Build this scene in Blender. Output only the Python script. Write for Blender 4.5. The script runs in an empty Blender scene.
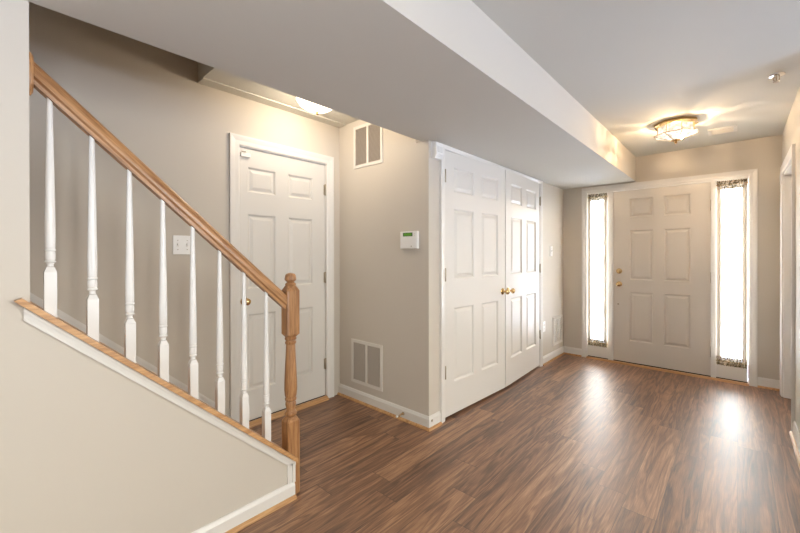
import bpy, bmesh, math, random
from mathutils import Matrix, Vector
random.seed(7)
scene = bpy.context.scene
COL = scene.collection
PI = math.pi

# ------------------------------------------------------------ camera
FPX = 370.8
cam_d = bpy.data.cameras.new('camera'); cam_d.sensor_width = 36.0
cam_d.lens = FPX / 800 * 36.0; cam_d.clip_start = 0.02; cam_d.shift_y = -10.8/800
cam = bpy.data.objects.new('camera', cam_d); COL.objects.link(cam); scene.camera = cam
ya, pi_, ro = math.radians(-42.352), math.radians(-0.168), math.radians(-0.061)
Fv = Vector((math.sin(ya)*math.cos(pi_), math.cos(ya)*math.cos(pi_), math.sin(pi_)))
Rv = Vector((math.cos(ya), -math.sin(ya), 0)); Uv = Rv.cross(Fv)
R2 = Rv*math.cos(ro) + Uv*math.sin(ro); U2 = -Rv*math.sin(ro) + Uv*math.cos(ro)
M = Matrix((R2, U2, -Fv)).transposed().to_4x4(); M.translation = (0, 0, 1.283)
cam.matrix_world = M

# ------------------------------------------------------------ look / exposure
vs = scene.view_settings
scene.display_settings.display_device = 'sRGB'
vs.view_transform = 'Standard'; vs.look = 'None'; vs.gamma = 1.0; vs.use_curve_mapping = False
vs.exposure = 0.55

# ------------------------------------------------------------ world: overcast sky, brighter on the street side
SKY_BACK, SKY_FRONT, SKY_SIDE = 0.5, 37.0, 8.6
w = bpy.data.worlds.new('sky'); scene.world = w; w.use_nodes = True
nt = w.node_tree; nt.nodes.clear()
wo = nt.nodes.new('ShaderNodeOutputWorld'); bg = nt.nodes.new('ShaderNodeBackground')
tc = nt.nodes.new('ShaderNodeTexCoord'); sx = nt.nodes.new('ShaderNodeSeparateXYZ')
mr = nt.nodes.new('ShaderNodeMapRange'); mr.interpolation_type = 'SMOOTHSTEP'
mr.inputs['From Min'].default_value = 0.25; mr.inputs['From Max'].default_value = 0.8
mr.inputs['To Min'].default_value = SKY_BACK; mr.inputs['To Max'].default_value = SKY_FRONT
nt.links.new(tc.outputs['Generated'], sx.inputs[0]); nt.links.new(sx.outputs['Y'], mr.inputs['Value'])
mr2 = nt.nodes.new('ShaderNodeMapRange'); mr2.interpolation_type = 'SMOOTHSTEP'   # and towards the side window
mr2.inputs['From Min'].default_value = 0.2; mr2.inputs['From Max'].default_value = 0.85
mr2.inputs['To Min'].default_value = 0.0; mr2.inputs['To Max'].default_value = SKY_SIDE
nt.links.new(sx.outputs['X'], mr2.inputs['Value'])
ad = nt.nodes.new('ShaderNodeMath'); ad.operation = 'ADD'
nt.links.new(mr.outputs[0], ad.inputs[0]); nt.links.new(mr2.outputs[0], ad.inputs[1])
nt.links.new(ad.outputs[0], bg.inputs['Strength'])
mz = nt.nodes.new('ShaderNodeMapRange')                     # cooler light bounced up from the ground outside
mz.inputs['From Min'].default_value = -0.25; mz.inputs['From Max'].default_value = 0.05
nt.links.new(sx.outputs['Z'], mz.inputs['Value'])
mc = nt.nodes.new('ShaderNodeMix'); mc.data_type = 'RGBA'
mc.inputs[6].default_value = (0.90, 1.04, 1.42, 1); mc.inputs[7].default_value = (1.02, 0.98, 0.92, 1)
nt.links.new(mz.outputs[0], mc.inputs[0]); nt.links.new(mc.outputs[2], bg.inputs['Color'])
nt.links.new(bg.outputs[0], wo.inputs[0])

def light(name, kind, loc, power, color=(1, 1, 1), radius=0.05):
    d = bpy.data.lights.new(name, kind); d.energy = power; d.color = color
    if kind == 'POINT': d.shadow_soft_size = radius
    o = bpy.data.objects.new(name, d); o.location = loc; COL.objects.link(o); return o
def portal(name, loc, rot, sx_, sy_):
    o = light(name, 'AREA', loc, 1.0); o.rotation_euler = rot
    o.data.shape = 'RECTANGLE'; o.data.size = sx_; o.data.size_y = sy_
    o.data.cycles.is_portal = True
# daylight portals at the room's windows (they only guide sampling of the sky)
portal('daylight', (0.5, -3.14, 1.2), (PI/2, 0, 0), 3.6, 2.2)
portal('daylight', (3.14, 1.65, 1.35), (0, PI/2, 0), 1.8, 2.5)
portal('daylight', (-1.265, 5.12, 1.09), (-PI/2, 0, 0), 0.24, 1.94)
portal('daylight', (-0.065, 5.12, 1.09), (-PI/2, 0, 0), 0.26, 1.94)
# photographer's flash held a little above the camera; it throws the handrail's shadow on the stair wall
light('camera_flash', 'POINT', (0.0, -0.20, 1.70), 17, (1, 0.98, 0.95), 0.035)

# ------------------------------------------------------------ constants of the plan (metres)
D = 4.986      # front wall
CX = -1.677    # closet wall
KX = -1.741    # stair side wall / knee wall
SX = -2.716    # far wall of the stair
TY = 2.152     # landing wall
RX = 0.302      # right wall
ZS, ZC, ZL = 2.124, 2.403, 2.458
SOX = -0.87    # soffit edge
SL = 0.916      # stair slope
TH = 0.12

# ------------------------------------------------------------ materials
def mat(name):
    m = bpy.data.materials.new(name); m.use_nodes = True
    b = m.node_tree.nodes['Principled BSDF']; return m, m.node_tree, b
def N(nt, t, **k):
    n = nt.nodes.new(t)
    for a, v in k.items(): setattr(n, a, v)
    return n
def paint(name, c, rough=0.6, bump=0.04, scale=260, spec=0.3):
    m, nt, b = mat(name)
    tc = N(nt, 'ShaderNodeTexCoord'); n = N(nt, 'ShaderNodeTexNoise'); n.inputs['Scale'].default_value = scale
    n2 = N(nt, 'ShaderNodeTexNoise'); n2.inputs['Scale'].default_value = 1.3
    nt.links.new(tc.outputs['Object'], n.inputs['Vector']); nt.links.new(tc.outputs['Object'], n2.inputs['Vector'])
    r = N(nt, 'ShaderNodeMix', data_type='RGBA')
    r.inputs[6].default_value = (c[0]*.97, c[1]*.97, c[2]*.97, 1); r.inputs[7].default_value = (*[min(1, x*1.03) for x in c], 1)
    nt.links.new(n2.outputs[0], r.inputs[0]); nt.links.new(r.outputs[2], b.inputs['Base Color'])
    b.inputs['Roughness'].default_value = rough; b.inputs['Specular IOR Level'].default_value = spec
    bp = N(nt, 'ShaderNodeBump'); bp.inputs['Strength'].default_value = bump; bp.inputs['Distance'].default_value = .002
    nt.links.new(n.outputs[0], bp.inputs['Height']); nt.links.new(bp.outputs[0], b.inputs['Normal'])
    return m
WALL = paint('greige wall paint', (.60, .545, .47), .62)
CEIL = paint('ceiling paint', (.63, .615, .555), .8)
TRIM = paint('white trim paint', (.74, .71, .665), .32, .02, 120, .5)
DOORW = paint('white door paint', (.70, .668, .62), .38, .03, 160, .5)
DOORF = paint('front door paint', (.66, .605, .535), .35, .03, 160, .5)
BALW = paint('white baluster enamel', (.78, .76, .73), .25, .01, 80, .5)
PLASTIC = paint('white plastic', (.82, .80, .77), .35, .0, 50, .5)
VENTM = paint('white vent enamel', (.72, .68, .62), .4, .0, 50, .4)
LOUV = paint('grey beige louver enamel', (.52, .455, .385), .45, .0, 50, .4)
def metal(name, c, rough, met=1.0):
    m, nt, b = mat(name)
    n = N(nt, 'ShaderNodeTexNoise'); n.inputs['Scale'].default_value = 90
    tc = N(nt, 'ShaderNodeTexCoord'); nt.links.new(tc.outputs['Object'], n.inputs['Vector'])
    r = N(nt, 'ShaderNodeMapRange'); r.inputs['To Min'].default_value = rough*.8; r.inputs['To Max'].default_value = rough*1.2
    nt.links.new(n.outputs[0], r.inputs['Value']); nt.links.new(r.outputs[0], b.inputs['Roughness'])
    b.inputs['Base Color'].default_value = (*c, 1); b.inputs['Metallic'].default_value = met
    return m
BRASS = metal('polished brass', (.66, .46, .22), .18)
HINGE = metal('aged hinge metal', (.42, .36, .27), .35)
CHROME = metal('chrome', (.75, .74, .72), .15)
DARK = metal('near black gap fill', (.012, .011, .010), .6, 0)
VDARK = metal('duct interior', (.22, .20, .18), .7, 0)
def wood(name, axis, dark, lightc, rough=.32, stretch=14):
    m, nt, b = mat(name)
    tc = N(nt, 'ShaderNodeTexCoord'); mp = N(nt, 'ShaderNodeMapping')
    s = [55, 55, 55]; s['XYZ'.index(axis)] = 55/stretch; mp.inputs['Scale'].default_value = s
    nt.links.new(tc.outputs['Object'], mp.inputs[0])
    n = N(nt, 'ShaderNodeTexNoise'); n.inputs['Scale'].default_value = 1.0; n.inputs['Detail'].default_value = 6
    n.inputs['Roughness'].default_value = .65; n.inputs['Distortion'].default_value = .6
    nt.links.new(mp.outputs[0], n.inputs['Vector'])
    mp2 = N(nt, 'ShaderNodeMapping'); s2 = [240, 240, 240]; s2['XYZ'.index(axis)] = 9; mp2.inputs['Scale'].default_value = s2
    nt.links.new(tc.outputs['Object'], mp2.inputs[0])
    n2 = N(nt, 'ShaderNodeTexNoise'); n2.inputs['Scale'].default_value = 1.0; n2.inputs['Detail'].default_value = 2
    nt.links.new(mp2.outputs[0], n2.inputs['Vector'])
    ad = N(nt, 'ShaderNodeMath', operation='MULTIPLY_ADD'); ad.inputs[1].default_value = .35
    nt.links.new(n2.outputs[0], ad.inputs[0]); 
    ml = N(nt, 'ShaderNodeMath', operation='MULTIPLY'); ml.inputs[1].default_value = .75
    nt.links.new(n.outputs[0], ml.inputs[0]); nt.links.new(ml.outputs[0], ad.inputs[2])
    cr = N(nt, 'ShaderNodeValToRGB'); cr.color_ramp.elements[0].position = .38; cr.color_ramp.elements[1].position = .66
    cr.color_ramp.elements[0].color = (*dark, 1); cr.color_ramp.elements[1].color = (*lightc, 1)
    nt.links.new(ad.outputs[0], cr.inputs[0]); nt.links.new(cr.outputs[0], b.inputs['Base Color'])
    b.inputs['Roughness'].default_value = rough
    bp = N(nt, 'ShaderNodeBump'); bp.inputs['Strength'].default_value = .15; bp.inputs['Distance'].default_value = .002
    nt.links.new(n2.outputs[0], bp.inputs['Height']); nt.links.new(bp.outputs[0], b.inputs['Normal'])
    return m
OAKD, OAKL = (.20, .082, .030), (.50, .265, .115)
OAK_X = wood('oak rail', 'X', OAKD, OAKL, .28)
OAK_Y = wood('oak shoe', 'Y', (.36, .17, .065), (.62, .36, .16))
OAK_Z = wood('oak post', 'Z', OAKD, OAKL, .28)

def floor_mat():
    m, nt, b = mat('wood plank floor'); L = nt.links.new
    g = N(nt, 'ShaderNodeNewGeometry'); s = N(nt, 'ShaderNodeSeparateXYZ'); L(g.outputs['Position'], s.inputs[0])
    def math_(op, a, bv=None, c=None):
        n = N(nt, 'ShaderNodeMath', operation=op)
        for i, v in enumerate((a, bv, c)):
            if v is None: continue
            if isinstance(v, (int, float)): n.inputs[i].default_value = v
            else: L(v, n.inputs[i])
        return n.outputs[0]
    PW, PL = .145, 1.22
    u = math_('DIVIDE', s.outputs['X'], PW); row = math_('FLOOR', u); fu = math_('FRACT', u)
    wn = N(nt, 'ShaderNodeTexWhiteNoise', noise_dimensions='1D'); L(row, wn.inputs['W'])
    v = math_('ADD', math_('DIVIDE', s.outputs['Y'], PL), math_('MULTIPLY', wn.outputs['Value'], 7.3))
    pl = math_('FLOOR', v); fv = math_('FRACT', v)
    cb = N(nt, 'ShaderNodeCombineXYZ'); L(row, cb.inputs[0]); L(pl, cb.inputs[1])
    wn2 = N(nt, 'ShaderNodeTexWhiteNoise', noise_dimensions='2D'); L(cb.outputs[0], wn2.inputs['Vector'])
    rnd = wn2.outputs['Value']
    # grain coordinates, offset per plank
    off = N(nt, 'ShaderNodeVectorMath', operation='SCALE'); L(wn2.outputs['Color'], off.inputs[0]); off.inputs['Scale'].default_value = 40
    po = N(nt, 'ShaderNodeVectorMath', operation='ADD'); L(g.outputs['Position'], po.inputs[0]); L(off.outputs[0], po.inputs[1])
    m1 = N(nt, 'ShaderNodeMapping'); m1.inputs['Scale'].default_value = (13, 1.1, 1); L(po.outputs[0], m1.inputs[0])
    n1 = N(nt, 'ShaderNodeTexNoise'); n1.inputs['Scale'].default_value = 1; n1.inputs['Detail'].default_value = 3; n1.inputs['Distortion'].default_value = .8
    L(m1.outputs[0], n1.inputs['Vector'])
    rings = math_('SINE', math_('MULTIPLY', n1.outputs[0], 34.0))          # cathedral figure
    m2 = N(nt, 'ShaderNodeMapping'); m2.inputs['Scale'].default_value = (290, 9, 1); L(po.outputs[0], m2.inputs[0])
    n2 = N(nt, 'ShaderNodeTexNoise'); n2.inputs['Scale'].default_value = 1; n2.inputs['Detail'].default_value = 5; n2.inputs['Roughness'].default_value = .62; L(m2.outputs[0], n2.inputs['Vector'])
    m3 = N(nt, 'ShaderNodeMapping'); m3.inputs['Scale'].default_value = (34, 1.3, 1); L(po.outputs[0], m3.inputs[0])
    n3 = N(nt, 'ShaderNodeTexNoise'); n3.inputs['Scale'].default_value = 1; n3.inputs['Detail'].default_value = 5; n3.inputs['Distortion'].default_value = .7; L(m3.outputs[0], n3.inputs['Vector'])
    val = math_('ADD', math_('MULTIPLY', rings, .085), math_('ADD', math_('MULTIPLY', n2.outputs[0], .58), math_('MULTIPLY', n3.outputs[0], .44)))
    val = math_('ADD', val, math_('MULTIPLY', math_('SUBTRACT', rnd, .5), .16))
    cr = N(nt, 'ShaderNodeValToRGB'); e = cr.color_ramp.elements
    e[0].position = .28; e[0].color = (.055, .024, .012, 1); e[1].position = .86; e[1].color = (.58, .34, .185, 1)
    x = e.new(.46); x.color = (.175, .081, .040, 1); x = e.new(.62); x.color = (.30, .15, .074, 1)
    L(val, cr.inputs[0])
    # seams
    eu = math_('MINIMUM', fu, math_('SUBTRACT', 1.0, fu)); ev = math_('MINIMUM', fv, math_('SUBTRACT', 1.0, fv))
    su = math_('LESS_THAN', eu, .010); sv = math_('LESS_THAN', ev, .0014); seam = math_('MAXIMUM', su, sv)
    mx = N(nt, 'ShaderNodeMix', data_type='RGBA'); mx.inputs[7].default_value = (.035, .017, .010, 1)
    L(math_('MULTIPLY', seam, .65), mx.inputs[0]); L(cr.outputs[0], mx.inputs[6]); L(mx.outputs[2], b.inputs['Base Color'])
    rr = N(nt, 'ShaderNodeMapRange'); rr.inputs['To Min'].default_value = .37; rr.inputs['To Max'].default_value = .51
    L(n2.outputs[0], rr.inputs['Value']); L(rr.outputs[0], b.inputs['Roughness'])
    b.inputs['Specular IOR Level'].default_value = 1.0
    bp = N(nt, 'ShaderNodeBump'); bp.inputs['Strength'].default_value = .12; bp.inputs['Distance'].default_value = .0015
    L(math_('SUBTRACT', n2.outputs[0], math_('MULTIPLY', seam, 1.0)), bp.inputs['Height']); L(bp.outputs[0], b.inputs['Normal'])
    return m
FLOOR = floor_mat()

def glass_mat():
    m = bpy.data.materials.new('window glass'); m.use_nodes = True; nt = m.node_tree; nt.nodes.clear()
    o = N(nt, 'ShaderNodeOutputMaterial'); mx = N(nt, 'ShaderNodeMixShader'); t = N(nt, 'ShaderNodeBsdfTransparent'); g = N(nt, 'ShaderNodeBsdfGlossy')
    g.inputs['Roughness'].default_value = .02; t.inputs[0].default_value = (.95, .97, .96, 1)
    f = N(nt, 'ShaderNodeFresnel'); f.inputs['IOR'].default_value = 1.45
    nt.links.new(f.outputs[0], mx.inputs[0]); nt.links.new(t.outputs[0], mx.inputs[1]); nt.links.new(g.outputs[0], mx.inputs[2]); nt.links.new(mx.outputs[0], o.inputs[0])
    return m
GLASS = glass_mat()
def cloth_mat(name, c, tr, trc, through, pattern=None):
    m = bpy.data.materials.new(name); m.use_nodes = True; nt = m.node_tree; nt.nodes.clear(); L = nt.links.new
    o = N(nt, 'ShaderNodeOutputMaterial'); d = N(nt, 'ShaderNodeBsdfDiffuse'); t = N(nt, 'ShaderNodeBsdfTranslucent'); p = N(nt, 'ShaderNodeBsdfTransparent')
    d.inputs[0].default_value = (*c, 1); t.inputs[0].default_value = (*trc, 1)
    m1 = N(nt, 'ShaderNodeMixShader'); m1.inputs[0].default_value = tr; L(d.outputs[0], m1.inputs[1]); L(t.outputs[0], m1.inputs[2])
    m2 = N(nt, 'ShaderNodeMixShader'); m2.inputs[0].default_value = through; L(m1.outputs[0], m2.inputs[1]); L(p.outputs[0], m2.inputs[2]); L(m2.outputs[0], o.inputs[0])
    tc = N(nt, 'ShaderNodeTexCoord'); n = N(nt, 'ShaderNodeTexNoise'); L(tc.outputs['Object'], n.inputs['Vector'])
    if pattern:
        n.inputs['Scale'].default_value = 55; n.inputs['Detail'].default_value = 3
        r = N(nt, 'ShaderNodeValToRGB'); r.color_ramp.elements[0].position = .42; r.color_ramp.elements[1].position = .58
        r.color_ramp.elements[0].color = (*pattern, 1); r.color_ramp.elements[1].color = (*c, 1)
        L(n.outputs[0], r.inputs[0]); L(r.outputs[0], d.inputs[0]); L(r.outputs[0], t.inputs[0])
    else:
        n.inputs['Scale'].default_value = 400
        r = N(nt, 'ShaderNodeMapRange'); r.inputs['To Min'].default_value = through*.7; r.inputs['To Max'].default_value = through*1.3
        L(n.outputs[0], r.inputs['Value']); L(r.outputs[0], m2.inputs[0])
    return m
SHEER = cloth_mat('sheer white cloth', (.80, .77, .72), .7, (.85, .83, .80), .30)
HEM = cloth_mat('dense beige hem cloth', (.62, .55, .45), .10, (.34, .28, .20), .008)
RUFF = cloth_mat('patterned ruffle cloth', (.46, .37, .26), .06, (.5, .4, .28), .006, (.09, .07, .035))

def lamp_glass(name, col, strength, through, wavy=False):
    m = bpy.data.materials.new(name); m.use_nodes = True; nt = m.node_tree; nt.nodes.clear(); L = nt.links.new
    o = N(nt, 'ShaderNodeOutputMaterial'); e = N(nt, 'ShaderNodeEmission'); t = N(nt, 'ShaderNodeBsdfTransparent'); g = N(nt, 'ShaderNodeBsdfGlossy')
    e.inputs[0].default_value = (*col, 1); e.inputs[1].default_value = strength; g.inputs['Roughness'].default_value = .1
    m1 = N(nt, 'ShaderNodeMixShader'); m1.inputs[0].default_value = through; L(e.outputs[0], m1.inputs[1]); L(t.outputs[0], m1.inputs[2])
    m2 = N(nt, 'ShaderNodeMixShader'); m2.inputs[0].default_value = .05; L(m1.outputs[0], m2.inputs[1]); L(g.outputs[0], m2.inputs[2]); L(m2.outputs[0], o.inputs[0])
    tc = N(nt, 'ShaderNodeTexCoord'); n = N(nt, 'ShaderNodeTexNoise'); n.inputs['Scale'].default_value = 38; L(tc.outputs['Object'], n.inputs['Vector'])
    r = N(nt, 'ShaderNodeMapRange'); r.inputs['From Min'].default_value = .4; r.inputs['From Max'].default_value = .6
    if wavy:
        r.inputs['To Min'].default_value = .25; r.inputs['To Max'].default_value = 1.0
        L(n.outputs[0], r.inputs['Value']); cc = N(nt, 'ShaderNodeCombineColor')
        for i in range(3): L(r.outputs[0], cc.inputs[i])
        L(cc.outputs[0], t.inputs[0])
        r2 = N(nt, 'ShaderNodeMapRange'); r2.inputs['From Min'].default_value = .35; r2.inputs['From Max'].default_value = .65
        r2.inputs['To Min'].default_value = strength*.6; r2.inputs['To Max'].default_value = strength*1.4; L(n.outputs[0], r2.inputs['Value']); L(r2.outputs[0], e.inputs[1])
    return m

# ------------------------------------------------------------ mesh helpers
def BM(): return bmesh.new()
def box(bm, x0, x1, y0, y1, z0, z1, bev=0.0, T=None):
    r = bmesh.ops.create_cube(bm, size=1.0); vs_ = r['verts']
    for v in vs_:
        v.co = Vector(((x0+x1)/2 + v.co.x*(x1-x0), (y0+y1)/2 + v.co.y*(y1-y0), (z0+z1)/2 + v.co.z*(z1-z0)))
    if bev:
        ed = list({e for v in vs_ for e in v.link_edges})
        r = bmesh.ops.bevel(bm, geom=ed, offset=bev, segments=2, affect='EDGES', profile=.5)
        vs_ = list({v for f in r['faces'] for v in f.verts} | {v for v in vs_ if v.is_valid})
    if T is not None: bmesh.ops.transform(bm, matrix=T, verts=[v for v in vs_ if v.is_valid])
    return bm
def prism(bm, poly, axis, a, b):
    """extrude polygon (2D in the two other axes, in XYZ order) along axis from a to b"""
    i = 'XYZ'.index(axis); o = [k for k in range(3) if k != i]
    def P(p, t):
        c = [0, 0, 0]; c[i] = t; c[o[0]] = p[0]; c[o[1]] = p[1]; return bm.verts.new(c)
    A = [P(p, a) for p in poly]; B = [P(p, b) for p in poly]; n = len(poly)
    bm.faces.new(A); bm.faces.new(B[::-1])
    for k in range(n): bm.faces.new((A[k], B[k], B[(k+1) % n], A[(k+1) % n]))
    return bm
def lathe(bm, prof, seg=24, T=None, phase=0.0):
    """prof: list of (r, z) about the local Z axis"""
    rings = []
    for r, z in prof:
        rings.append([bm.verts.new((max(r, 1e-5)*math.cos(phase+2*PI*k/seg), max(r, 1e-5)*math.sin(phase+2*PI*k/seg), z)) for k in range(seg)])
    for a, b in zip(rings, rings[1:]):
        for k in range(seg): bm.faces.new((a[k], a[(k+1) % seg], b[(k+1) % seg], b[k]))
    bm.faces.new(rings[0][::-1]); bm.faces.new(rings[-1])
    if T is not None: bmesh.ops.transform(bm, matrix=T, verts=[v for r in rings for v in r])
    return bm
def tube(bm, pts, r, seg=8):
    pts = [Vector(p) for p in pts]; rings = []
    for i, p in enumerate(pts):
        t = (pts[min(i+1, len(pts)-1)] - pts[max(i-1, 0)]).normalized()
        a = t.orthogonal().normalized() if i == 0 else (rings_a - t*rings_a.dot(t)).normalized()
        rings_a = a; b = t.cross(a)
        rings.append([bm.verts.new(p + (a*math.cos(2*PI*k/seg) + b*math.sin(2*PI*k/seg))*r) for k in range(seg)])
    for A, B in zip(rings, rings[1:]):
        for k in range(seg): bm.faces.new((A[k], A[(k+1) % seg], B[(k+1) % seg], B[k]))
    bm.faces.new(rings[0][::-1]); bm.faces.new(rings[-1]); return bm
def sphere(bm, c, r, sz=1.0):
    q = bmesh.ops.create_uvsphere(bm, u_segments=20, v_segments=12, radius=r)
    for v in q['verts']: v.co = Vector((v.co.x, v.co.y, v.co.z*sz)) + Vector(c)
    return bm
def mesh(name, bm, m, parent=None, loc=None, smooth=False, ang=35):
    bmesh.ops.recalc_face_normals(bm, faces=bm.faces[:])
    me = bpy.data.meshes.new(name)
    if loc is not None:      # world-space geometry, origin moved to loc
        bmesh.ops.translate(bm, verts=bm.verts[:], vec=-Vector(loc))
    bm.to_mesh(me); bm.free()
    for k in (m if isinstance(m, (list, tuple)) else [m]): me.materials.append(k)
    o = bpy.data.objects.new(name, me); COL.objects.link(o)
    if loc is not None: o.location = loc
    if parent is not None: o.parent = parent
    if smooth:
        me.polygons.foreach_set('use_smooth', [True]*len(me.polygons))
        me.set_sharp_from_angle(angle=math.radians(ang))
    return o
def empty(name, loc=(0, 0, 0), T=None):
    o = bpy.data.objects.new(name, None); COL.objects.link(o); o.empty_display_size = .05
    if T is not None: o.matrix_world = T
    else: o.location = loc
    return o
def tag(o, label, cat, group=None):
    o['label'] = label; o['category'] = cat
    if group: o['group'] = group
    return o
def struct(o, label=None):
    o['kind'] = 'structure'
    if label: o['label'] = label; 
    return o
def plabel(o, l): o['label'] = l; return o
def S(name, bm, m, label=None): return struct(mesh(name, bm, m), label)
# local frame of a wall: u along the wall, v up, w out into the room -> world
def frame(axis_u, w, origin):
    u = Vector(axis_u); w = Vector(w); v = Vector((0, 0, 1))
    return Matrix.Translation(Vector(origin)) @ Matrix((u, v, w)).transposed().to_4x4()
FR = lambda u0=0, v0=0, w0=0: frame((1, 0, 0), (0, -1, 0), (u0, D - w0, v0))            # front wall, u = X
CL = lambda u0=0, v0=0, w0=0: frame((0, 1, 0), (1, 0, 0), (CX + w0, u0, v0))           # closet wall, u = Y
ST = lambda u0=0, v0=0, w0=0: frame((0, 1, 0), (1, 0, 0), (SX + w0, u0, v0))           # stair wall, u = Y
TW = lambda u0=0, v0=0, w0=0: frame((1, 0, 0), (0, -1, 0), (u0, TY - w0, v0))          # landing wall, u = X
RT = lambda u0=0, v0=0, w0=0: frame((0, 1, 0), (-1, 0, 0), (RX - w0, u0, v0))          # right wall, u = Y

# ============================================================ ROOM SHELL
S('floor', box(BM(), -2.9, 3.2, -3.2, 5.14, -.10, 0), FLOOR, 'brown wood plank floor')
# far wall of the stair with the door opening
SD0, SD1, SDZ = 1.215, 2.008, 2.094
bm = BM()
box(bm, SX-TH, SX, -3.2, SD0, 0, 4.9); box(bm, SX-TH, SX, SD1, 5.14, 0, 4.9); box(bm, SX-TH, SX, SD0, SD1, SDZ, 4.9)
S('wall_stair', bm, WALL, 'greige wall along the far side of the stair')
# landing wall
S('wall_landing', box(BM(), SX, CX-TH, TY, TY+TH, 0, ZL), WALL, 'greige wall with the two vents and thermostat')
# closet wall
C0, C1, CZ = 2.338, 4.207, 2.100
bm = BM()
box(bm, CX-TH, CX, TY, C0, 0, ZS); box(bm, CX-TH, CX, C1, D, 0, ZS); box(bm, CX-TH, CX, C0, C1, CZ, ZS)
S('wall_left', bm, WALL, 'greige closet wall left of the entry')
# front wall
F0, F1, FZ = -1.390, 0.082, 2.049
bm = BM()
box(bm, SX, F0, D, D+.16, 0, ZC); box(bm, F1, 3.1, D, D+.16, 0, ZC); box(bm, F0, F1, D, D+.16, FZ, ZC)
S('wall_front', bm, WALL, 'greige wall around the front door')
# right wall with the doorway
RD0, RD1, RDZ = 3.915, 4.78, 2.005
bm = BM()
box(bm, RX, RX+TH, 3.0, RD0, 0, ZC); box(bm, RX, RX+TH, RD1, D, 0, ZC); box(bm, RX, RX+TH, RD0, RD1, RDZ, ZC)
S('wall_right', bm, WALL, 'greige wall at the right with the cased doorway')
# stair side wall, full height, then the knee wall under the balusters
KT = TH
S('wall_stair_side', box(BM(), KX-KT, KX, -3.2, .082, 0, 4.9), WALL, 'full height wall at the left edge')
zk = lambda y: 1.173 - SL*y
bm = BM(); prism(bm, [(.082, 0), (1.045, 0), (1.045, zk(1.045)), (.082, zk(.082))], 'X', KX-KT, KX)
S('wall_knee', bm, WALL, 'knee wall under the white balusters')
# rooms behind the camera
bm = BM()
box(bm, KX, -1.2, -3.2, -3.0, 0, ZC); box(bm, 2.3, 3.0, -3.2, -3.0, 0, ZC); box(bm, -1.2, 2.3, -3.2, -3.0, 2.2, ZC); box(bm, -1.2, 2.3, -3.2, -3.0, 0, .12)
S('wall_back', bm, WALL, 'wall behind the camera')
bm = BM()
box(bm, 3.0, 3.1, -3.2, .5, 0, ZC); box(bm, 3.0, 3.1, 2.8, 3.0, 0, ZC); box(bm, 3.0, 3.1, .5, 2.8, 0, .55); box(bm, 3.0, 3.1, .5, 2.8, 2.2, ZC)
S('wall_side', bm, WALL, 'side wall behind the camera')
S('wall_partition', box(BM(), RX+TH, 3.0, 3.0, 3.12, 0, ZC), WALL, 'partition wall of the next room')
# ceilings
S('ceiling', box(BM(), SOX, 3.1, -3.2, D, ZC, ZC+.1), CEIL, 'main ceiling over the entry')
so = S('soffit', box(BM(), KX, SOX, -3.2, D, ZS, ZC+.1), [CEIL, WALL], 'dropped soffit over the closet side')
for f in so.data.polygons:
    if abs(f.normal.x) > .9: f.material_index = 1          # its side is painted like the walls
YH = .939
bm = BM(); box(bm, SX, KX, YH, TY, ZL, ZL+.3); box(bm, SX, CX-TH, TY, D, ZL, ZL+.1)
S('ceiling_landing', bm, CEIL, 'landing ceiling with the dome light')
S('wall_stairwell', box(BM(), SX, KX, YH, YH+.1, ZL+.3, 4.9), WALL, 'stairwell wall over the landing')
S('wall_upper', box(BM(), KX-KT, KX, .082, YH+.1, ZC+.1, 4.9), WALL, 'upper stairwell wall')
S('wall_end', box(BM(), SX, KX-KT, -3.2, -3.1, 0, 4.9), WALL, 'end wall of the stairwell')
S('ceiling_upper', box(BM(), SX-TH, KX, -3.2, YH+.1, 4.9, 5.0), CEIL, 'ceiling of the upper floor')
# flat pale band where the landing ceiling meets the stair wall
S('trim_1', box(BM(), SX, SX+.10, YH, TY, ZL-.008, ZL), CEIL, 'pale band along the landing ceiling')

# stair flight
bm = BM(); RUN, RISE = .205, .1907
y = 1.02; z = 0
for i in range(13):
    z1 = z + RISE
    box(bm, SX+.022, KX-KT, y-RUN-.02, y-.0, z1-.03-.16 if i else 0, z1-.03)
    y -= RUN; z = z1
o = S('stairs', bm, TRIM, 'white stair risers behind the knee wall')
bm = BM(); y = 1.02; z = 0
for i in range(13):
    z += RISE; box(bm, SX+.022, KX-KT, y-RUN, y+.025, z-.03, z, .006); y -= RUN
mesh('treads', bm, OAK_X, o)
# white skirt board up the far wall
zs_ = lambda y: 1.204 - SL*y
bm = BM()
prism(bm, [(1.10, 0), (1.10, .115), (1.06, zs_(1.06)), (-2.0, zs_(-2.0)), (-2.0, zs_(-2.0)-.3), (.9, 0)], 'X', SX, SX+.016)
prism(bm, [(1.06, zs_(1.06)-.018), (1.06, zs_(1.06)+.004), (-2.0, zs_(-2.0)+.004), (-2.0, zs_(-2.0)-.018)], 'X', SX+.016, SX+.024)
S('trim_2', bm, TRIM, 'white skirt board rising beside the stair')

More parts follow.
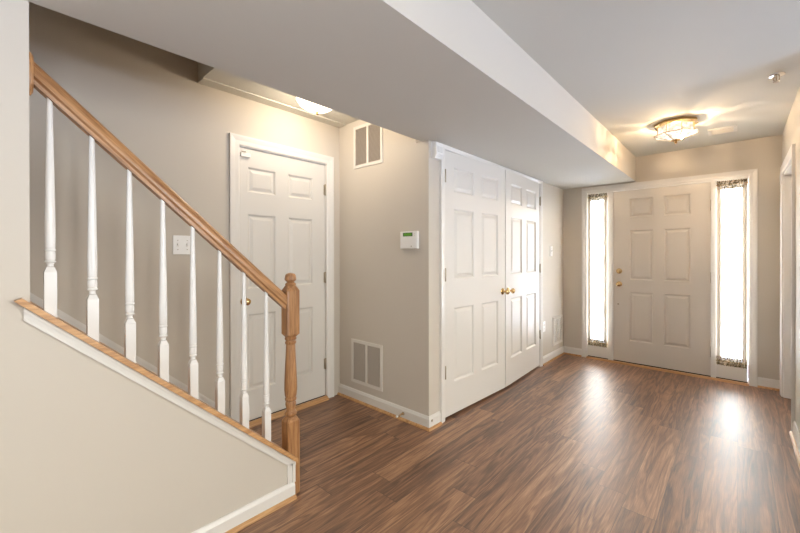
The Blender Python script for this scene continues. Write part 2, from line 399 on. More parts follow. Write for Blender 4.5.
# ---- casings
def casing(name, T, u0, u1, h, wd, label, dep=.019, v0=0.0, wt=None):
    kt = (wt or wd)/wd
    prof = [(0, 0), (0, .010), (.008, .013), (wd*.45, .013), (wd*.62, .016), (wd*.85, dep), (wd, dep), (wd, 0)]
    bm = BM(); R = []
    for t, d in prof:
        R.append([bm.verts.new(T @ Vector(c)) for c in ((u0-t, v0, d), (u0-t, h+t*kt, d), (u1+t, h+t*kt, d), (u1+t, v0, d))])
    n = len(prof)
    for i in range(n):
        a, b = R[i], R[(i+1) % n]
        for k in range(3): bm.faces.new((a[k], a[k+1], b[k+1], b[k]))
    bm.faces.new([r[0] for r in R]); bm.faces.new([r[3] for r in R][::-1])
    return S(name, bm, TRIM, label)
casing('trim_3', ST(), SD0+.006, SD1-.006, SDZ-.004, .072, 'white casing of the stair door')
casing('trim_4', CL(), C0+.006, C1-.006, CZ-.008, .060, 'white casing of the closet doors', wt=.0315)
S_tc = casing('trim_5', FR(), F0+.004, F1-.004, FZ-.002, .062, 'white casing of the front door and sidelights')
casing('trim_6', RT(), RD0, RD1, RDZ, .065, 'white casing of the doorway at the right')
# jambs
def jamb(name, T, u0, u1, h, depth, label, t=.018):
    bm = BM()
    box(bm, u0, u0+t, 0, h, -depth, -.0005, T=T); box(bm, u1-t, u1, 0, h, -depth, -.0005, T=T); box(bm, u0+t, u1-t, h-t, h, -depth, -.0005, T=T)
    return S(name, bm, TRIM, label)
jamb('trim_7', ST(), SD0, SD1, SDZ, TH, 'white jamb of the stair door', .010)
jamb('trim_8', CL(), C0, C1, CZ, TH, 'white jamb of the closet', .009)
jamb('trim_9', RT(), RD0, RD1, RDZ, TH, 'white jamb of the doorway at the right')

# ---- baseboards
def baseboard(name, T, u0, u1, label, h=.095, shoe=True, m0=0, m1=0):
    """m0/m1: extra length of the outer face at each end (mitre round an outside corner)"""
    prof = [(0, 0), (0, .013), (h*.78, .013), (h*.86, .010), (h*.95, .007), (h, .004), (h, 0)]
    bm = BM(); A = []; B = []
    for v, d in prof:
        k = d/.013
        A.append(bm.verts.new(T @ Vector((u0-m0*k*.013, v, d)))); B.append(bm.verts.new(T @ Vector((u1+m1*k*.013, v, d))))
    n = len(prof); bm.faces.new(A); bm.faces.new(B[::-1])
    for i in range(n): bm.faces.new((A[i], B[i], B[(i+1) % n], A[(i+1) % n]))
    o = S(name, bm, TRIM, label)
    if shoe:
        bm = BM(); A = []; B = []
        pr = [(0, .013), (0, .030)] + [(.017*math.sin(a), .013+.017*math.cos(a)) for a in (.4, .8, 1.2)] + [(.017, .013)]
        for v, d in pr:
            A.append(bm.verts.new(T @ Vector((u0-m0*d, v, d)))); B.append(bm.verts.new(T @ Vector((u1+m1*d, v, d))))
        bm.faces.new(A); bm.faces.new(B[::-1])
        for i in range(len(pr)): bm.faces.new((A[i], B[i], B[(i+1) % len(pr)], A[(i+1) % len(pr)]))
        plabel(mesh('shoe_moulding', bm, OAK_Y, o), 'oak shoe moulding')
    return o
baseboard('baseboard_landing', TW(), SX, CX, 'white baseboard under the lower vent', m1=1)
baseboard('baseboard_corner', CL(), TY, C0-.056, 'short white baseboard left of the closet', m0=1)
baseboard('baseboard_left', CL(), C1+.056, D, 'white baseboard between closet and front wall')
baseboard('baseboard_front', FR(), CX, F0-.060, 'short white baseboard left of the front door')
baseboard('baseboard_entry', FR(), F1+.060, RX, 'short white baseboard right of the front door')
baseboard('baseboard_right', RT(), 3.0, RD0-.067, 'white baseboard along the right wall')
KN = lambda: frame((0, 1, 0), (1, 0, 0), (KX, 0, 0))
baseboard('baseboard_knee', KN(), -3.0, 1.072, 'white baseboard under the knee wall', h=.085)
# oak strips on the floor at the two doors
bm = BM(); prism(bm, [(SX+.0, 0), (SX+.045, 0), (SX+.040, .018), (SX+.02, .028), (SX, .028)], 'Y', SD0+.011, SD1-.011)
S('trim_10', bm, OAK_Y, 'oak threshold under the stair door')
bm = BM(); prism(bm, [(D, 0), (D-.045, 0), (D-.042, .010), (D-.03, .016), (D, .018)], 'X', F0+.002, F1-.002)
S('trim_11', bm, wood('oak threshold', 'X', (.33, .15, .06), (.6, .34, .15)), 'oak threshold strip along the front door')

# knee wall mouldings: white strip under the cap and down the end, oak cap
bm = BM()
def strip(y0, y1, zf, h0, h1, x0, x1): prism(bm, [(y0, zf(y0)-h1), (y1, zf(y1)-h1), (y1, zf(y1)-h0), (y0, zf(y0)-h0)], 'X', x0, x1)
strip(.067, 1.072, zk, .0, .044, KX, KX+.010); strip(.067, 1.072, zk, .0, .016, KX+.010, KX+.019); strip(.067, 1.054, zk, .034, .044, KX+.010, KX+.014)
box(bm, KX, KX+.010, 1.030, 1.072, .0855, zk(1.072)-.008); box(bm, KX+.010, KX+.016, 1.056, 1.072, .0855, zk(1.072)-.008)
S('trim_12', bm, TRIM, 'white moulding under the oak stair cap')
bm = BM()
ca = .03; zc = lambda y: 1.175 - SL*y
prism(bm, [(.083, zc(.083)), (1.0455, zc(1.0455)), (1.0455, zc(1.0455)+.025), (.083, zc(.083)+.025)], 'X', KX-KT-.012, KX+.0)
prism(bm, [(.044, zc(.044)), (1.075, zc(1.075)), (1.075, zc(1.075)+.025), (.062, zc(.062)+.025)], 'X', KX, KX+.039)
ANG = math.atan(SL)
cap = mesh('stair_cap', bm, OAK_Y, loc=(KX, .5, zc(.5)))
tag(cap, 'sloping oak cap board on top of the knee wall', 'stair cap')

# ============================================================ DOORS
def slab(W, H, cols, rows, th, mat_, groove=.013):
    """six panel face in local u,v,w; w = 0 is the front face"""
    bm = BM()
    us = sorted({0, W, *[c for p in cols for c in p]}); vs2 = sorted({0, H, *[r for p in rows for r in p]})
    V = {(i, j): bm.verts.new((u, v, 0)) for i, u in enumerate(us) for j, v in enumerate(vs2)}
    for i in range(len(us)-1):
        for j in range(len(vs2)-1):
            q = [V[i, j], V[i+1, j], V[i+1, j+1], V[i, j+1]]
            if (us[i], us[i+1]) in cols and (vs2[j], vs2[j+1]) in rows:
                a0, a1, b0, b1 = us[i], us[i+1], vs2[j], vs2[j+1]; prev = q
                for ins, dz in ((.006, -.004), (.012, -groove), (.020, -groove), (.042, -.003)):
                    cur = [bm.verts.new(c) for c in ((a0+ins, b0+ins, dz), (a1-ins, b0+ins, dz), (a1-ins, b1-ins, dz), (a0+ins, b1-ins, dz))]
                    for k in range(4): bm.faces.new((prev[k], prev[(k+1) % 4], cur[(k+1) % 4], cur[k]))
                    prev = cur
                bm.faces.new(prev)
            else: bm.faces.new(q)
    # back and sides
    b = [bm.verts.new(c) for c in ((0, 0, -th), (W, 0, -th), (W, H, -th), (0, H, -th))]
    bm.faces.new(b[::-1])
    ni, nj = len(us)-1, len(vs2)-1
    bm.faces.new([V[i, 0] for i in range(ni+1)][::-1] + [b[0], b[1]]); bm.faces.new([V[i, nj] for i in range(ni+1)] + [b[2], b[3]])
    bm.faces.new([V[0, j] for j in range(nj+1)] + [b[3], b[0]]); bm.faces.new([V[ni, j] for j in range(nj+1)][::-1] + [b[1], b[2]])
    return bm
def door(name, T, W, H, cols, rows, label, m=None, th=.04):
    bm = slab(W, H, cols, rows, th, m); o = struct(mesh(name, bm, m or DOORW), label); o.matrix_world = T; return o
def knob(parent, u, v, name='knob', r=.026, out=.058):
    bm = BM(); lathe(bm, [(.0, .0), (.030, .0), (.031, .004), (.026, .009), (.012, .012), (.010, .030), (.014, .036), (r*.9, .042), (r, .050), (r*.92, .060), (r*.6, .067), (0, .069)], 24, Matrix.Translation((u, v, 0)))
    return plabel(mesh(name, bm, BRASS, parent, smooth=True), 'polished brass knob')
def hinge(parent, u, v, side=1, h=.09, m=None, r=.0065, leaf=.014):
    bm = BM(); lathe(bm, [(r*.7, -h/2-.006), (r, -h/2-.003), (r, h/2+.003), (r*.7, h/2+.006)], 12, Matrix.Translation((u, v, r)) @ Matrix.Rotation(-PI/2, 4, 'X'))
    box(bm, min(u, u+side*leaf), max(u, u+side*leaf), v-h/2, v+h/2, 0.0003, .003)
    return plabel(mesh('hinge', bm, m or HINGE, parent, smooth=True), 'metal hinge')

# stair door (door_1)
dW = SD1 - SD0 - .026; 
d1 = door('door_1', ST(SD0+.013, .030, -.012), dW, 2.051, [(.064, .292), (.405, .642)], [(.225, .803), (.996, 1.56), (1.725, 1.915)], 'white six panel door at the foot of the stair')
knob(d1, .036, .905)
for v in (.28, 1.05, 1.83): hinge(d1, dW+.002, v, -1, m=HINGE)
bm = BM(); box(bm, .0, dW, -.028, -.002, -.03, -.004); mesh('door_gap_strip', bm, DARK, d1)  # near-black strip stands in for the dark gap under the door
# closet leaves (door_2, door_3): both stand slightly ajar
LW = .918
def leaf(name, hinge_y, sign, ang, label):
    T = Matrix.Translation((CX+.006, hinge_y, .022)) @ Matrix.Rotation(ang, 4, 'Z') @ Matrix((Vector((0, sign, 0)), Vector((0, 0, 1)), Vector((1, 0, 0)))).transposed().to_4x4()
    o = door(name, T, LW, 2.066, [(.115, .395), (.515, .795)], [(.25, .837), (1.066, 1.626), (1.756, 1.953)], label, th=.034)
    knob(o, LW-.048, .915)
    for v in (.35, 1.105, 1.868): hinge(o, -.004, v, 1, m=HINGE)
    return o
YM = (C0+.011 + C1-.011)/2
leaf('door_2', C0+.012, 1, -math.radians(2.45), 'left leaf of the white closet double door')
leaf('door_3', C1-.012, -1, math.radians(2.55), 'right leaf of the white closet double door')
# front door (door_4)
FW = .894
d4 = door('door_4', FR(-1.102, .026, -.012), FW, 2.003, [(.166, .396), (.496, .730)], [(.246, .82), (.960, 1.538), (1.686, 1.906)], 'beige white six panel front door', DOORF, .044)
knob(d4, .062, .907)
bm = BM(); lathe(bm, [(0, 0), (.031, 0), (.031, .006), (.026, .013), (.012, .015), (.012, .017), (0, .018)], 24, Matrix.Translation((.062, 1.06, 0)))
box(bm, .058, .066, 1.045, 1.075, .014, .030, .002); plabel(mesh('deadbolt', bm, BRASS, d4, smooth=True), 'brass deadbolt thumb turn')
bm = BM(); lathe(bm, [(0, 0), (.010, 0), (.010, .004), (.006, .007), (0, .007)], 16, Matrix.Translation((.052, .669, 0))); plabel(mesh('lock_button', bm, HINGE, d4, smooth=True), 'small dark lock button')
for v in (.25, 1.015, 1.765): hinge(d4, FW+.003, v, 1, .10)
bm = BM(); box(bm, 0, FW, -.024, -.001, -.04, -.006); mesh('door_gap_strip', bm, DARK, d4)  # black gap below the front door, painted as a solid strip
# doorway at the right: unseen door added in the jamb to block outside light
d5 = door('door_5', RT(RD0+.02, .012, -.07), RD1-RD0-.04, RDZ-.034, [(.12, .38), (.505, .765)], [(.24, .82), (1.0, 1.57), (1.7, 1.9)], 'added white door closing off the doorway at the right', th=.035)
knob(d5, .06, .93)

# ---- sidelights: frame members around the front door are structure, each window has frame and pane
bm = BM(); box(bm, -1.155, -1.1035, .0, FZ-.018, -.10, .004, T=FR()); box(bm, -.2065, -.166, .0, FZ-.018, -.10, .004, T=FR()); box(bm, F0, F1, FZ-.018, FZ, -.10, .004, T=FR())
box(bm, F0, F0+.008, 0, FZ-.018, -.10, .004, T=FR()); box(bm, F1-.008, F1, 0, FZ-.018, -.10, .004, T=FR())
S('trim_13', bm, TRIM, 'white posts between the front door and sidelights')
def sidelight(name, u0, u1, label):
    bm = BM()
    box(bm, u0, u0+.022, .026, FZ-.02, -.06, -.006, T=FR()); box(bm, u1-.022, u1, .026, FZ-.02, -.06, -.006, T=FR())
    box(bm, u0+.022, u1-.022, FZ-.055, FZ-.02, -.06, -.006, T=FR()); box(bm, u0+.022, u1-.022, .026, .20, -.06, -.006, T=FR())
    o = S(name, bm, TRIM, label)
    bm = BM(); box(bm, u0+.022, u1-.022, .20, FZ-.055, -.040, -.034, T=FR()); mesh('pane', bm, GLASS, o)
    bm = BM(); box(bm, u0, u1, .0, .026, -.05, -.008, T=FR()); mesh('dark_sill', bm, DARK, o)
    return o
sidelight('window_1', F0+.009, -1.156, 'narrow bright sidelight left of the front door')
sidelight('window_2', -.165, F1-.009, 'narrow bright sidelight right of the front door')
# windows behind the camera
def bigwin(name, T, u0, u1, v0, v1, label):
    bm = BM(); n = 2
    for k in range(n+1):
        c = u0 + (u1-u0)*k/n; a = max(u0, c-.04); box(bm, a, min(u1, a+.08) if k < n else u1, v0, v1, -.09, -.03, T=T) if k < n else box(bm, u1-.06, u1, v0, v1, -.09, -.03, T=T)
    box(bm, u0+.09, u1-.06, v0, v0+.06, -.085, -.035, T=T); box(bm, u0+.09, u1-.06, v1-.06, v1, -.085, -.035, T=T)
    o = S(name, bm, TRIM, label)
    bm = BM(); box(bm, u0+.02, u1-.02, v0+.02, v1-.02, -.063, -.057, T=T); mesh('pane', bm, GLASS, o)
bigwin('window_3', frame((-1, 0, 0), (0, 1, 0), (0, -3.0, 0)), -2.3, 1.2, .12, 2.2, 'patio window behind the camera')
bigwin('window_4', frame((0, 1, 0), (-1, 0, 0), (3.0, 0, 0)), .5, 2.8, .55, 2.2, 'side window behind the camera')

# ============================================================ CURTAINS
def curtain(u0, u1, label):
    z0, z1 = .175, 2.01; root = empty('sheer_curtain', ((u0+u1)/2, D-.026, 0))
    cx, cy = (u0+u1)/2, D-.026; W = u1-u0
    def sheet(za, zb, amp, npl, rows, wob, y0=0, inset=0):
        bm = BM(); nx = npl*8; g = []
        for j in range(rows+1):
            t = j/rows; z = za+(zb-za)*t; row = []
            for i in range(nx+1):
                s = i/nx; x = (s-.5)*(W-2*inset)
                ph = 2*PI*npl*s + .9*math.sin(3.1*s*PI+za*5) + wob*math.sin(5*t+7*s)
                yv = y0 + amp*math.sin(ph)*(.75+.25*math.sin(11*s+3*t))
                row.append(bm.verts.new((x + .0015*math.sin(9*t*PI+i), yv, z + .003*math.sin(ph*1.3)*(1 if j in (0, rows) else 0))))
            g.append(row)
        for a, b in zip(g, g[1:]):
            for i in range(nx): bm.faces.new((a[i], a[i+1], b[i+1], b[i]))
        return bm
    plabel(mesh('sheer_panel', sheet(z0+.055, z1-.05, .006, 9, 16, .5, inset=.004), SHEER, root, smooth=True, ang=80), 'sheer white gathered panel')
    plabel(mesh('header_ruffle', sheet(z1-.074, z1+.012, .006, 11, 6, .3, -.002), RUFF, root, smooth=True, ang=80), 'patterned tan header ruffle')
    plabel(mesh('hem_ruffle', sheet(z0-.012, z0+.076, .006, 11, 6, .3, -.002), RUFF, root, smooth=True, ang=80), 'patterned tan hem ruffle')
    for sd in (-1, 1):
        bm = BM(); g = []
        for j in range(25):
            z = z0+.05+(z1-z0-.095)*j/24
            g.append([bm.verts.new((sd*(W/2-.003-.034*k/6), .0045*math.sin(k*1.9+.3*math.sin(j*.5))-.004, z)) for k in range(7)])
        for a, b in zip(g, g[1:]):
            for k in range(6): bm.faces.new((a[k], a[k+1], b[k+1], b[k]))
        plabel(mesh('side_hem', bm, HEM, root, smooth=True, ang=80), 'denser beige side hem')
    for zz in (z0+.03, z1-.028):
        bm = BM(); tube(bm, [(-W/2-.006, .0, zz), (W/2+.006, .0, zz)], .004); mesh('rod', bm, BRASS, root, smooth=True)
    return tag(root, label, 'curtain', 'sheer curtains on the sidelights')
curtain(-1.372, -1.160, 'sheer white curtain with tan ruffles on the left sidelight')
curtain(-.160, .066, 'sheer white curtain with tan ruffles on the right sidelight')

# ============================================================ STAIR RAILING
BX = -1.79; NY0, NY1, NX0, NX1 = 1.046, 1.119, -1.826, -1.750
NCX, NCY = (NX0+NX1)/2, (NY0+NY1)/2
nw = empty('newel_post', (NCX, NCY, 0)); h = .0365
def sq_block(z0, z1, c0, c1):
    """square block; c0/c1 lamb's-tongue heights at bottom and top"""
    bm = BM(); L = []
    for z, s, k in ([(z0, .66, .5), (z0+c0, 1, 0)] if c0 else [(z0, 1, 0)]) + ([(z1-c1, 1, 0), (z1, .70, .5)] if c1 else [(z1, 1, 0)]):
        ch = .16 if not k else .5
        pts = []
        for sx_, sy_ in ((1, 1), (-1, 1), (-1, -1), (1, -1)):
            a = (h*s*sx_, h*s*sy_*(1-ch)); b = (h*s*sx_*(1-ch), h*s*sy_)
            pts += [a, b] if sx_*sy_ > 0 else [b, a]
        L.append([bm.verts.new((p[0], p[1], z)) for p in pts])
    for a, b in zip(L, L[1:]):
        for k in range(8): bm.faces.new((a[k], a[(k+1) % 8], b[(k+1) % 8], b[k]))
    bm.faces.new(L[0][::-1]); bm.faces.new(L[-1]); return bm
mesh('base_block', sq_block(0, .415, 0, .022), OAK_Z, nw)
mesh('top_block', sq_block(.845, 1.125, .018, .028), OAK_Z, nw)
bm = BM(); lathe(bm, [(.024, .413), (.027, .420), (.032, .425), (.033, .433), (.029, .440), (.024, .445), (.022, .452), (.0285, .478), (.0275, .492), (.024, .498), (.030, .503), (.031, .511), (.027, .517), (.0315, .530), (.034, .560), (.0335, .60), (.030, .68), (.026, .76), (.0245, .795), (.024, .805), (.029, .811), (.030, .818), (.026, .823), (.025, .828), (.031, .833), (.031, .840), (.025, .847)], 32)
mesh('turned_shaft', bm, OAK_Z, nw, smooth=True)
bm = BM(); lathe(bm, [(.024, 1.123), (.027, 1.126), (.029, 1.132), (.026, 1.138), (.019, 1.142), (.020, 1.146), (.027, 1.150), (.031, 1.158), (.030, 1.168), (.028, 1.176), (.0275, 1.180), (.022, 1.188), (.010, 1.193), (0, 1.194)], 32)
mesh('finial', bm, OAK_Z, nw, smooth=True)
for o_ in nw.children: o_.scale.z = .993
tag(nw, 'turned oak newel post at the foot of the stair', 'newel post')

# handrail: profile swept down the slope
rz = lambda y: 1.952 - SL*y            # underside line
RY0, RY1 = .094, 1.0455
prof = [(-.018, 0), (.018, 0), (.020, .012), (.030, .018), (.0315, .026), (.029, .040), (.024, .050), (.014, .0575), (0, .060), (-.014, .0575), (-.024, .050), (-.029, .040), (-.0315, .026), (-.030, .018), (-.020, .012)]
cs = math.cos(ANG); RSC = 1.02
bm = BM(); A = []; B = []
for a, b_ in prof:
    for lst, y in ((A, RY0), (B, RY1)): lst.append(bm.verts.new((a, y, rz(y) + b_*RSC/cs)))
n = len(prof); bm.faces.new(A); bm.faces.new(B[::-1])
for i in range(n): bm.faces.new((A[i], B[i], B[(i+1) % n], A[(i+1) % n]))
# to local frame of the slope so that the grain runs along the rail
org = Vector((BX, .56, rz(.56)))
T = Matrix.Translation(org) @ Matrix.Rotation(-ANG, 4, 'X') @ Matrix.Rotation(PI/2, 4, 'Z')
bmesh.ops.translate(bm, verts=bm.verts[:], vec=(BX, 0, 0)); bmesh.ops.transform(bm, matrix=T.inverted(), verts=bm.verts[:])
rail = empty('handrail', tuple(org))
r_ = mesh('rail', bm, OAK_X, rail, smooth=True, ang=30); r_.matrix_parent_inverse = Matrix.Identity(4); r_.matrix_basis = Matrix.Translation(-org) @ T
bm = BM(); lathe(bm, [(0, 0), (.060, 0), (.060, .005), (.055, .009), (.051, .0115), (0, .012)], 32, Matrix.Translation((0, .0825-.56, rz(.095)+.038-org.z)) @ Matrix.Diagonal((.60, 1, 1.25, 1)) @ Matrix.Rotation(-PI/2, 4, 'X'))
mesh('rosette', bm, OAK_Z, rail, smooth=True)
tag(rail, 'sloping oak handrail running from wall rosette to newel post', 'handrail')

# balusters
def baluster_mesh():
    bm = BM(); s = .0165; H = rz(0) - (zc(0)+.025)
    q = [bm.verts.new((sx_*s, sy_*s, -SL*sy_*s)) for sx_, sy_ in ((1, 1), (-1, 1), (-1, -1), (1, -1))]
    t = [bm.verts.new((sx_*s, sy_*s, .146)) for sx_, sy_ in ((1, 1), (-1, 1), (-1, -1), (1, -1))]
    k = [bm.verts.new((sx_*s*.60, sy_*s*.60, .164)) for sx_, sy_ in ((1, 1), (-1, 1), (-1, -1), (1, -1))]
    bm.faces.new(q[::-1])
    for a, b in ((q, t), (t, k)):
        for i in range(4): bm.faces.new((a[i], a[(i+1) % 4], b[(i+1) % 4], b[i]))
    bm.faces.new(k)
    lathe(bm, [(.0105, .166), (.0095, .172), (.011, .178), (.0155, .181), (.0160, .185), (.0130, .188), (.0145, .193), (.0150, .205), (.0140, .217), (.0125, .219), (.0155, .221), (.0160, .226), (.0135, .229), (.0145, .234), (.0150, .26), (.0145, .32), (.0120, .50), (.0095, .66), (.0082, H)], 30)
    for v in bm.verts:
        if v.co.z > H-1e-4: v.co.z = H - SL*v.co.y - .0012
    return bm
BY = [.135 + .1155*i for i in range(8)]
blab = ['white turned baluster nearest the left wall, highest of eight', 'second white baluster down from the left wall', 'third white baluster down from the left wall', 'fourth white baluster down from the left wall', 'white baluster beside the double light switch, fourth up from the newel', 'third white baluster up from the oak newel post', 'second white baluster up from the oak newel post, before the door knob', 'white turned baluster nearest the oak newel post, lowest of eight']
b0 = mesh('baluster', baluster_mesh(), BALW, smooth=True, ang=15)
for i, y in enumerate(BY):
    o = b0 if i == 0 else b0.copy()
    if i: COL.objects.link(o)
    o.location = (BX, y, zc(y)+.0253); tag(o, blab[i], 'baluster', 'white balusters under the oak handrail')

# ============================================================ VENTS
def vent(T, W, H, label, cols=2, fr=.026, bar=.022, slat=.0095, tilt=-35, dep=.008, lm=None):
    root = empty('air_vent', T=T)
    bm = BM(); cw = (W-2*fr-(cols-1)*bar)/cols
    box(bm, 0, fr, 0, H, 0, dep, .002); box(bm, W-fr, W, 0, H, 0, dep, .002); box(bm, fr, W-fr, 0, fr, 0, dep-.0005); box(bm, fr, W-fr, H-fr, H, 0, dep-.0005)
    for c in range(cols-1):
        a = fr + cw*(c+1) + bar*c; box(bm, a, a+bar, fr, H-fr, 0, dep-.0005)
    mesh('frame', bm, VENTM, root)
    bm = BM(); box(bm, fr, W-fr, fr, H-fr, .0002, .0008); mesh('duct', bm, VDARK, root)
    bm = BM(); n = int((H-2*fr)/slat)
    for c in range(cols):
        a = fr + (cw+bar)*c
        for k in range(n):
            v = fr + (k+.5)*(H-2*fr)/n
            box(bm, a, a+cw, -slat*.5, slat*.5, -.0005, .0005, T=Matrix.Translation((0, v, .0035)) @ Matrix.Rotation(math.radians(tilt), 4, 'X') @ Matrix.Diagonal((1, .80, 1, 1)))
    mesh('louvers', bm, lm or LOUV, root)
    return tag(root, label, 'air vent', None)
vent(TW(-2.510, 2.037, .0005), .362, .368, 'white louvered wall vent high on landing wall, partly behind the soffit', tilt=-42)
vent(TW(-2.543, .158, .0005), .389, .379, 'white louvered wall vent low above the landing baseboard', tilt=-42)
vent(CL(4.615, .16, .0005), .325, .35, 'small white vent low on wall between closet and front door', cols=3, fr=.03, bar=.022, tilt=-50, lm=VENTM)
vent(Matrix.Translation((-.205, 4.33, ZC-.0005)) @ Matrix.Rotation(PI, 4, 'X') @ Matrix.Translation((0, -.20, 0)), .20, .19, 'small white ceiling vent beside the faceted glass light', cols=1, fr=.025, tilt=-50, lm=VENTM)

# ============================================================ WALL DEVICES
# thermostat
t = empty('thermostat', T=TW(-1.935, 1.328, .0005)); W_, H_ = .170, .132
bm = BM(); box(bm, 0, W_, 0, H_, 0, .027, .004); mesh('housing', bm, PLASTIC, t, smooth=True)
bm = BM(); box(bm, .006, W_-.006, .004, .082, .0275, .031, .0015); mesh('flip_cover', bm, PLASTIC, t)
LCDF = metal('green display bezel', (.03, .07, .015), .3, 0)
m, nt, b = mat('lit green display'); b.inputs['Base Color'].default_value = (.06, .16, .02, 1); b.inputs['Roughness'].default_value = .25; b.inputs['Emission Color'].default_value = (.16, .42, .04, 1); b.inputs['Emission Strength'].default_value = .22; LCD = m
bm = BM(); box(bm, .030, .126, .094, .122, .0275, .0285); mesh('display', bm, LCDF, t)
bm = BM(); box(bm, .040, .116, .099, .117, .0287, .0292); plabel(mesh('lit_segment', bm, LCD, t), 'green lit display')
for i, v in enumerate((.100, .113)):
    bm = BM(); box(bm, .140, .152, v-.004, v+.004, .0275, .030, .001); mesh('button', bm, VENTM, t)
bm = BM(); box(bm, .112, .122, .014, .022, .0312, .033, .001); mesh('button', bm, HINGE, t)
tag(t, 'white thermostat with small green display on the landing wall', 'thermostat')
# motion detector at the closet corner
t = empty('motion_sensor', T=CL(2.168, 1.993, .0005))
bm = BM(); prism(bm, [(0, 0), (.035, 0), (.052, .03), (.048, .115), (.02, .122), (0, .122)], 'X', .012, .098)
for v in bm.verts: v.co = Vector((v.co.x, v.co.z, v.co.y))
mesh('housing', bm, PLASTIC, t)
bm = BM(); box(bm, .026, .084, .044, .085, .0505, .0555, .002); plabel(mesh('lens', bm, BALW, t), 'pale sensor lens')
bm = BM(); box(bm, .048, .062, .012, .020, .044, .0475, .001); mesh('indicator', bm, VENTM, t)
tag(t, 'small white motion sensor at top corner beside the closet casing', 'motion sensor')
# alarm contact on the stair door
t = empty('door_sensor', T=ST(1.232, 2.012, -.0115))
bm = BM(); box(bm, .0, .074, 0, .030, 0, .022, .003); mesh('housing', bm, PLASTIC, t)
bm = BM(); box(bm, .006, .040, .031, .041, 0.0, .018, .002); plabel(mesh('magnet', bm, CHROME, t), 'metal magnet clip')
tag(t, 'small white alarm contact at top corner of the stair door', 'door sensor')
# switches and outlet
def switch(T, W, H, n, label, cat='light switch', vertical=False):
    t = empty('light_switch', T=T)
    bm = BM(); box(bm, 0, W, 0, H, 0, .006, .002); mesh('plate', bm, PLASTIC, t)
    for k in range(n):
        cx = W*(k+.5)/n if not vertical else W/2; cy = H/2 if not vertical else H*(.3+.4*k)
        bm = BM(); box(bm, cx-.005, cx+.005, cy-.011, cy+.011, .0062, .0075); plabel(mesh('toggle_slot', bm, VENTM, t), 'grey toggle slot')
        bm = BM(); box(bm, cx-.0035, cx+.0035, cy-.001, cy+.009, .0077, .018, .001); mesh('toggle', bm, PLASTIC, t)
        for s in (-1, 1):
            bm = BM(); lathe(bm, [(0, 0), (.003, 0), (.003, .0012), (0, .0015)], 10, Matrix.Translation((cx, cy+s*.03, .0062))); mesh('screw', bm, HINGE, t)
    return tag(t, label, cat)
switch(ST(.786, 1.286, .0005), .112, .124, 2, 'white double light switch on the stair wall behind the balusters')
switch(CL(4.52, 1.262, .0005), .078, .122, 1, 'white single light switch on wall between closet and front door')
t = empty('outlet', T=CL(4.295, .38, .0005))
bm = BM(); box(bm, 0, .075, 0, .118, 0, .006, .002); mesh('plate', bm, PLASTIC, t)
for v in (.036, .082):
    bm = BM(); lathe(bm, [(0, 0), (.0165, 0), (.0165, .002), (0, .002)], 20, Matrix.Translation((.0375, v, .0062))); r = mesh('receptacle', bm, PLASTIC, t)
    bm = BM()
    for dx in (-.006, .006): box(bm, .0375+dx-.001, .0375+dx+.001, v-.003, v+.005, .0083, .0087)
    mesh('slots', bm, DARK, r)
tag(t, 'white wall outlet low beside the right closet casing', 'outlet')
# spring door stop on the landing baseboard, small plug on the corner baseboard
t = empty('door_stop', (-1.916, TY-.0132, .052))
bm = BM(); lathe(bm, [(0, 0), (.013, 0), (.012, .006), (.006, .010), (0, .010)], 16, Matrix.Rotation(PI/2, 4, 'X')); mesh('mount', bm, HINGE, t, smooth=True)
bm = BM(); pts = []
for k in range(90):
    a = k*.75; r = .0055; pts.append((r*math.cos(a), -.010-k*.00065, r*math.sin(a)-.00002*k*k*.05))
tube(bm, pts, .0012, 6); plabel(mesh('spring', bm, BRASS, t, smooth=True), 'brass coil spring')
bm = BM(); lathe(bm, [(0, .066), (.008, .066), (.009, .072), (.008, .080), (0, .082)], 16, Matrix.Rotation(PI/2, 4, 'X')); plabel(mesh('tip', bm, BALW, t, smooth=True), 'white rubber tip')
tag(t, 'brass spring door stop on the landing baseboard', 'door stop')
bm = BM(); lathe(bm, [(0, 0), (.009, 0), (.009, .003), (.006, .005), (0, .005)], 18, Matrix.Rotation(PI/2, 4, 'Y'))
o = mesh('cable_plug', bm, HINGE, smooth=True); o.location = (CX+.0132, 2.172, .062)
tag(o, 'small round grey plug on the corner baseboard left of the closet', 'plug')

# ============================================================ CEILING FIXTURES
# dome light over the landing
DX, DY = -2.285, 1.605
t = empty('dome_ceiling_light', (DX, DY, ZL))
bm = BM(); lathe(bm, [(0, -.0005), (.150, -.0005), (.152, -.010), (.146, -.022), (0, -.022)], 40); plabel(mesh('base_plate', bm, BRASS, t, smooth=True), 'brass base plate')
bm = BM(); R_ = .150
pr = [(R_*math.sin(a), -.022-.102*math.cos(a)) for a in [PI/2*k/12 for k in range(13)]]
lathe(bm, pr, 40); DOME = lamp_glass('frosted dome glass', (1.0, .86, .66), 5.0, .35)
plabel(mesh('glass_bowl', bm, DOME, t, smooth=True, ang=80), 'glowing frosted glass bowl')
bm = BM(); lathe(bm, [(0, -.122), (.013, -.123), (.015, -.128), (.008, -.133), (.010, -.140), (.008, -.148), (0, -.152)], 20); plabel(mesh('finial', bm, BRASS, t, smooth=True), 'brass finial')
tag(t, 'glowing frosted dome ceiling light over the stair landing', 'ceiling light')
l = light('dome_bulb', 'POINT', (0, 0, -.06), 26, (1, .86, .68), .05); l.parent = t
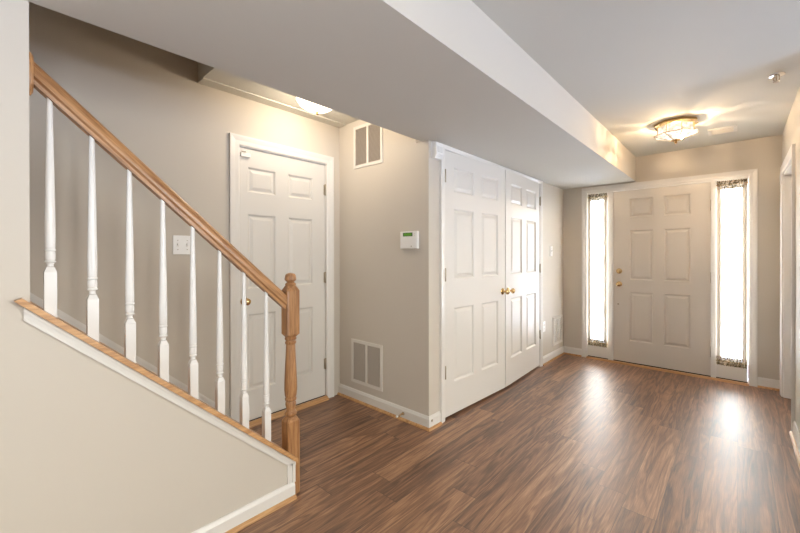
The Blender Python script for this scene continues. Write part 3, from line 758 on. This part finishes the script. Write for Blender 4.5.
# faceted glass light in the entry
EX, EY = -.392, 3.91
t = empty('faceted_ceiling_light', (EX, EY, ZC)); ph = PI/8
bm = BM(); lathe(bm, [(0, -.0005), (.150, -.0005), (.158, -.010), (.160, -.022), (.138, -.030), (.136, -.026), (0, -.020)], 8, phase=ph); plabel(mesh('brass_band', bm, BRASS, t), 'octagonal brass band')
FG = lamp_glass('faceted lamp glass', (1.0, .88, .72), 1.5, .55, True)
bm = BM(); seg = 8
P = [(.128, -.034), (.132, -.092), (.158, -.098), (.035, -.142)]
rings = [[bm.verts.new((r*math.cos(ph+2*PI*k/seg), r*math.sin(ph+2*PI*k/seg), z)) for k in range(seg)] for r, z in P]
for a, b in zip(rings, rings[1:]):
    for k in range(seg): bm.faces.new((a[k], a[(k+1) % seg], b[(k+1) % seg], b[k]))
plabel(mesh('glass_panels', bm, FG, t), 'glowing faceted glass panels')
for k in range(seg):
    a = ph+2*PI*k/seg; bm = BM()
    tube(bm, [(r*math.cos(a), r*math.sin(a), z) for r, z in ((.130, -.030), (.134, -.092), (.159, -.0985), (.034, -.143))], .0028, 6)
    mesh('brass_rib', bm, BRASS, t)
bm = BM(); tube(bm, [(.159*math.cos(ph+2*PI*k/seg), .159*math.sin(ph+2*PI*k/seg), -.0985) for k in range(seg+1)], .003, 6); mesh('brass_rim', bm, BRASS, t)
bm = BM(); lathe(bm, [(0, -.140), (.036, -.141), (.034, -.146), (.012, -.150), (.010, -.156), (.012, -.162), (.006, -.170), (0, -.172)], 20); plabel(mesh('finial', bm, BRASS, t, smooth=True), 'brass finial')
t.scale.z = 1.06
tag(t, 'faceted glass and brass ceiling light in the entry', 'ceiling light')
l = light('entry_bulb', 'POINT', (0, 0, -.075), 42, (1, .75, .48), .012); l.parent = t
# sprinkler head
t = empty('sprinkler_head', (.176, 3.30, ZC))
bm = BM(); lathe(bm, [(0, -.0005), (.040, -.0005), (.039, -.004), (.030, -.009), (.016, -.010), (0, -.010)], 28); mesh('escutcheon', bm, CHROME, t, smooth=True)
bm = BM(); tube(bm, [(-.012, 0, -.010), (-.014, 0, -.030), (0, 0, -.040)], .0028); tube(bm, [(.012, 0, -.010), (.014, 0, -.030), (0, 0, -.040)], .0028); tube(bm, [(0, 0, -.010), (0, 0, -.036)], .003); mesh('yoke', bm, HINGE, t)
bm = BM(); lathe(bm, [(0, -.040), (.017, -.040), (.017, -.042), (0, -.0425)], 16); mesh('deflector', bm, CHROME, t)
tag(t, 'small chrome fire sprinkler head on the entry ceiling', 'sprinkler')
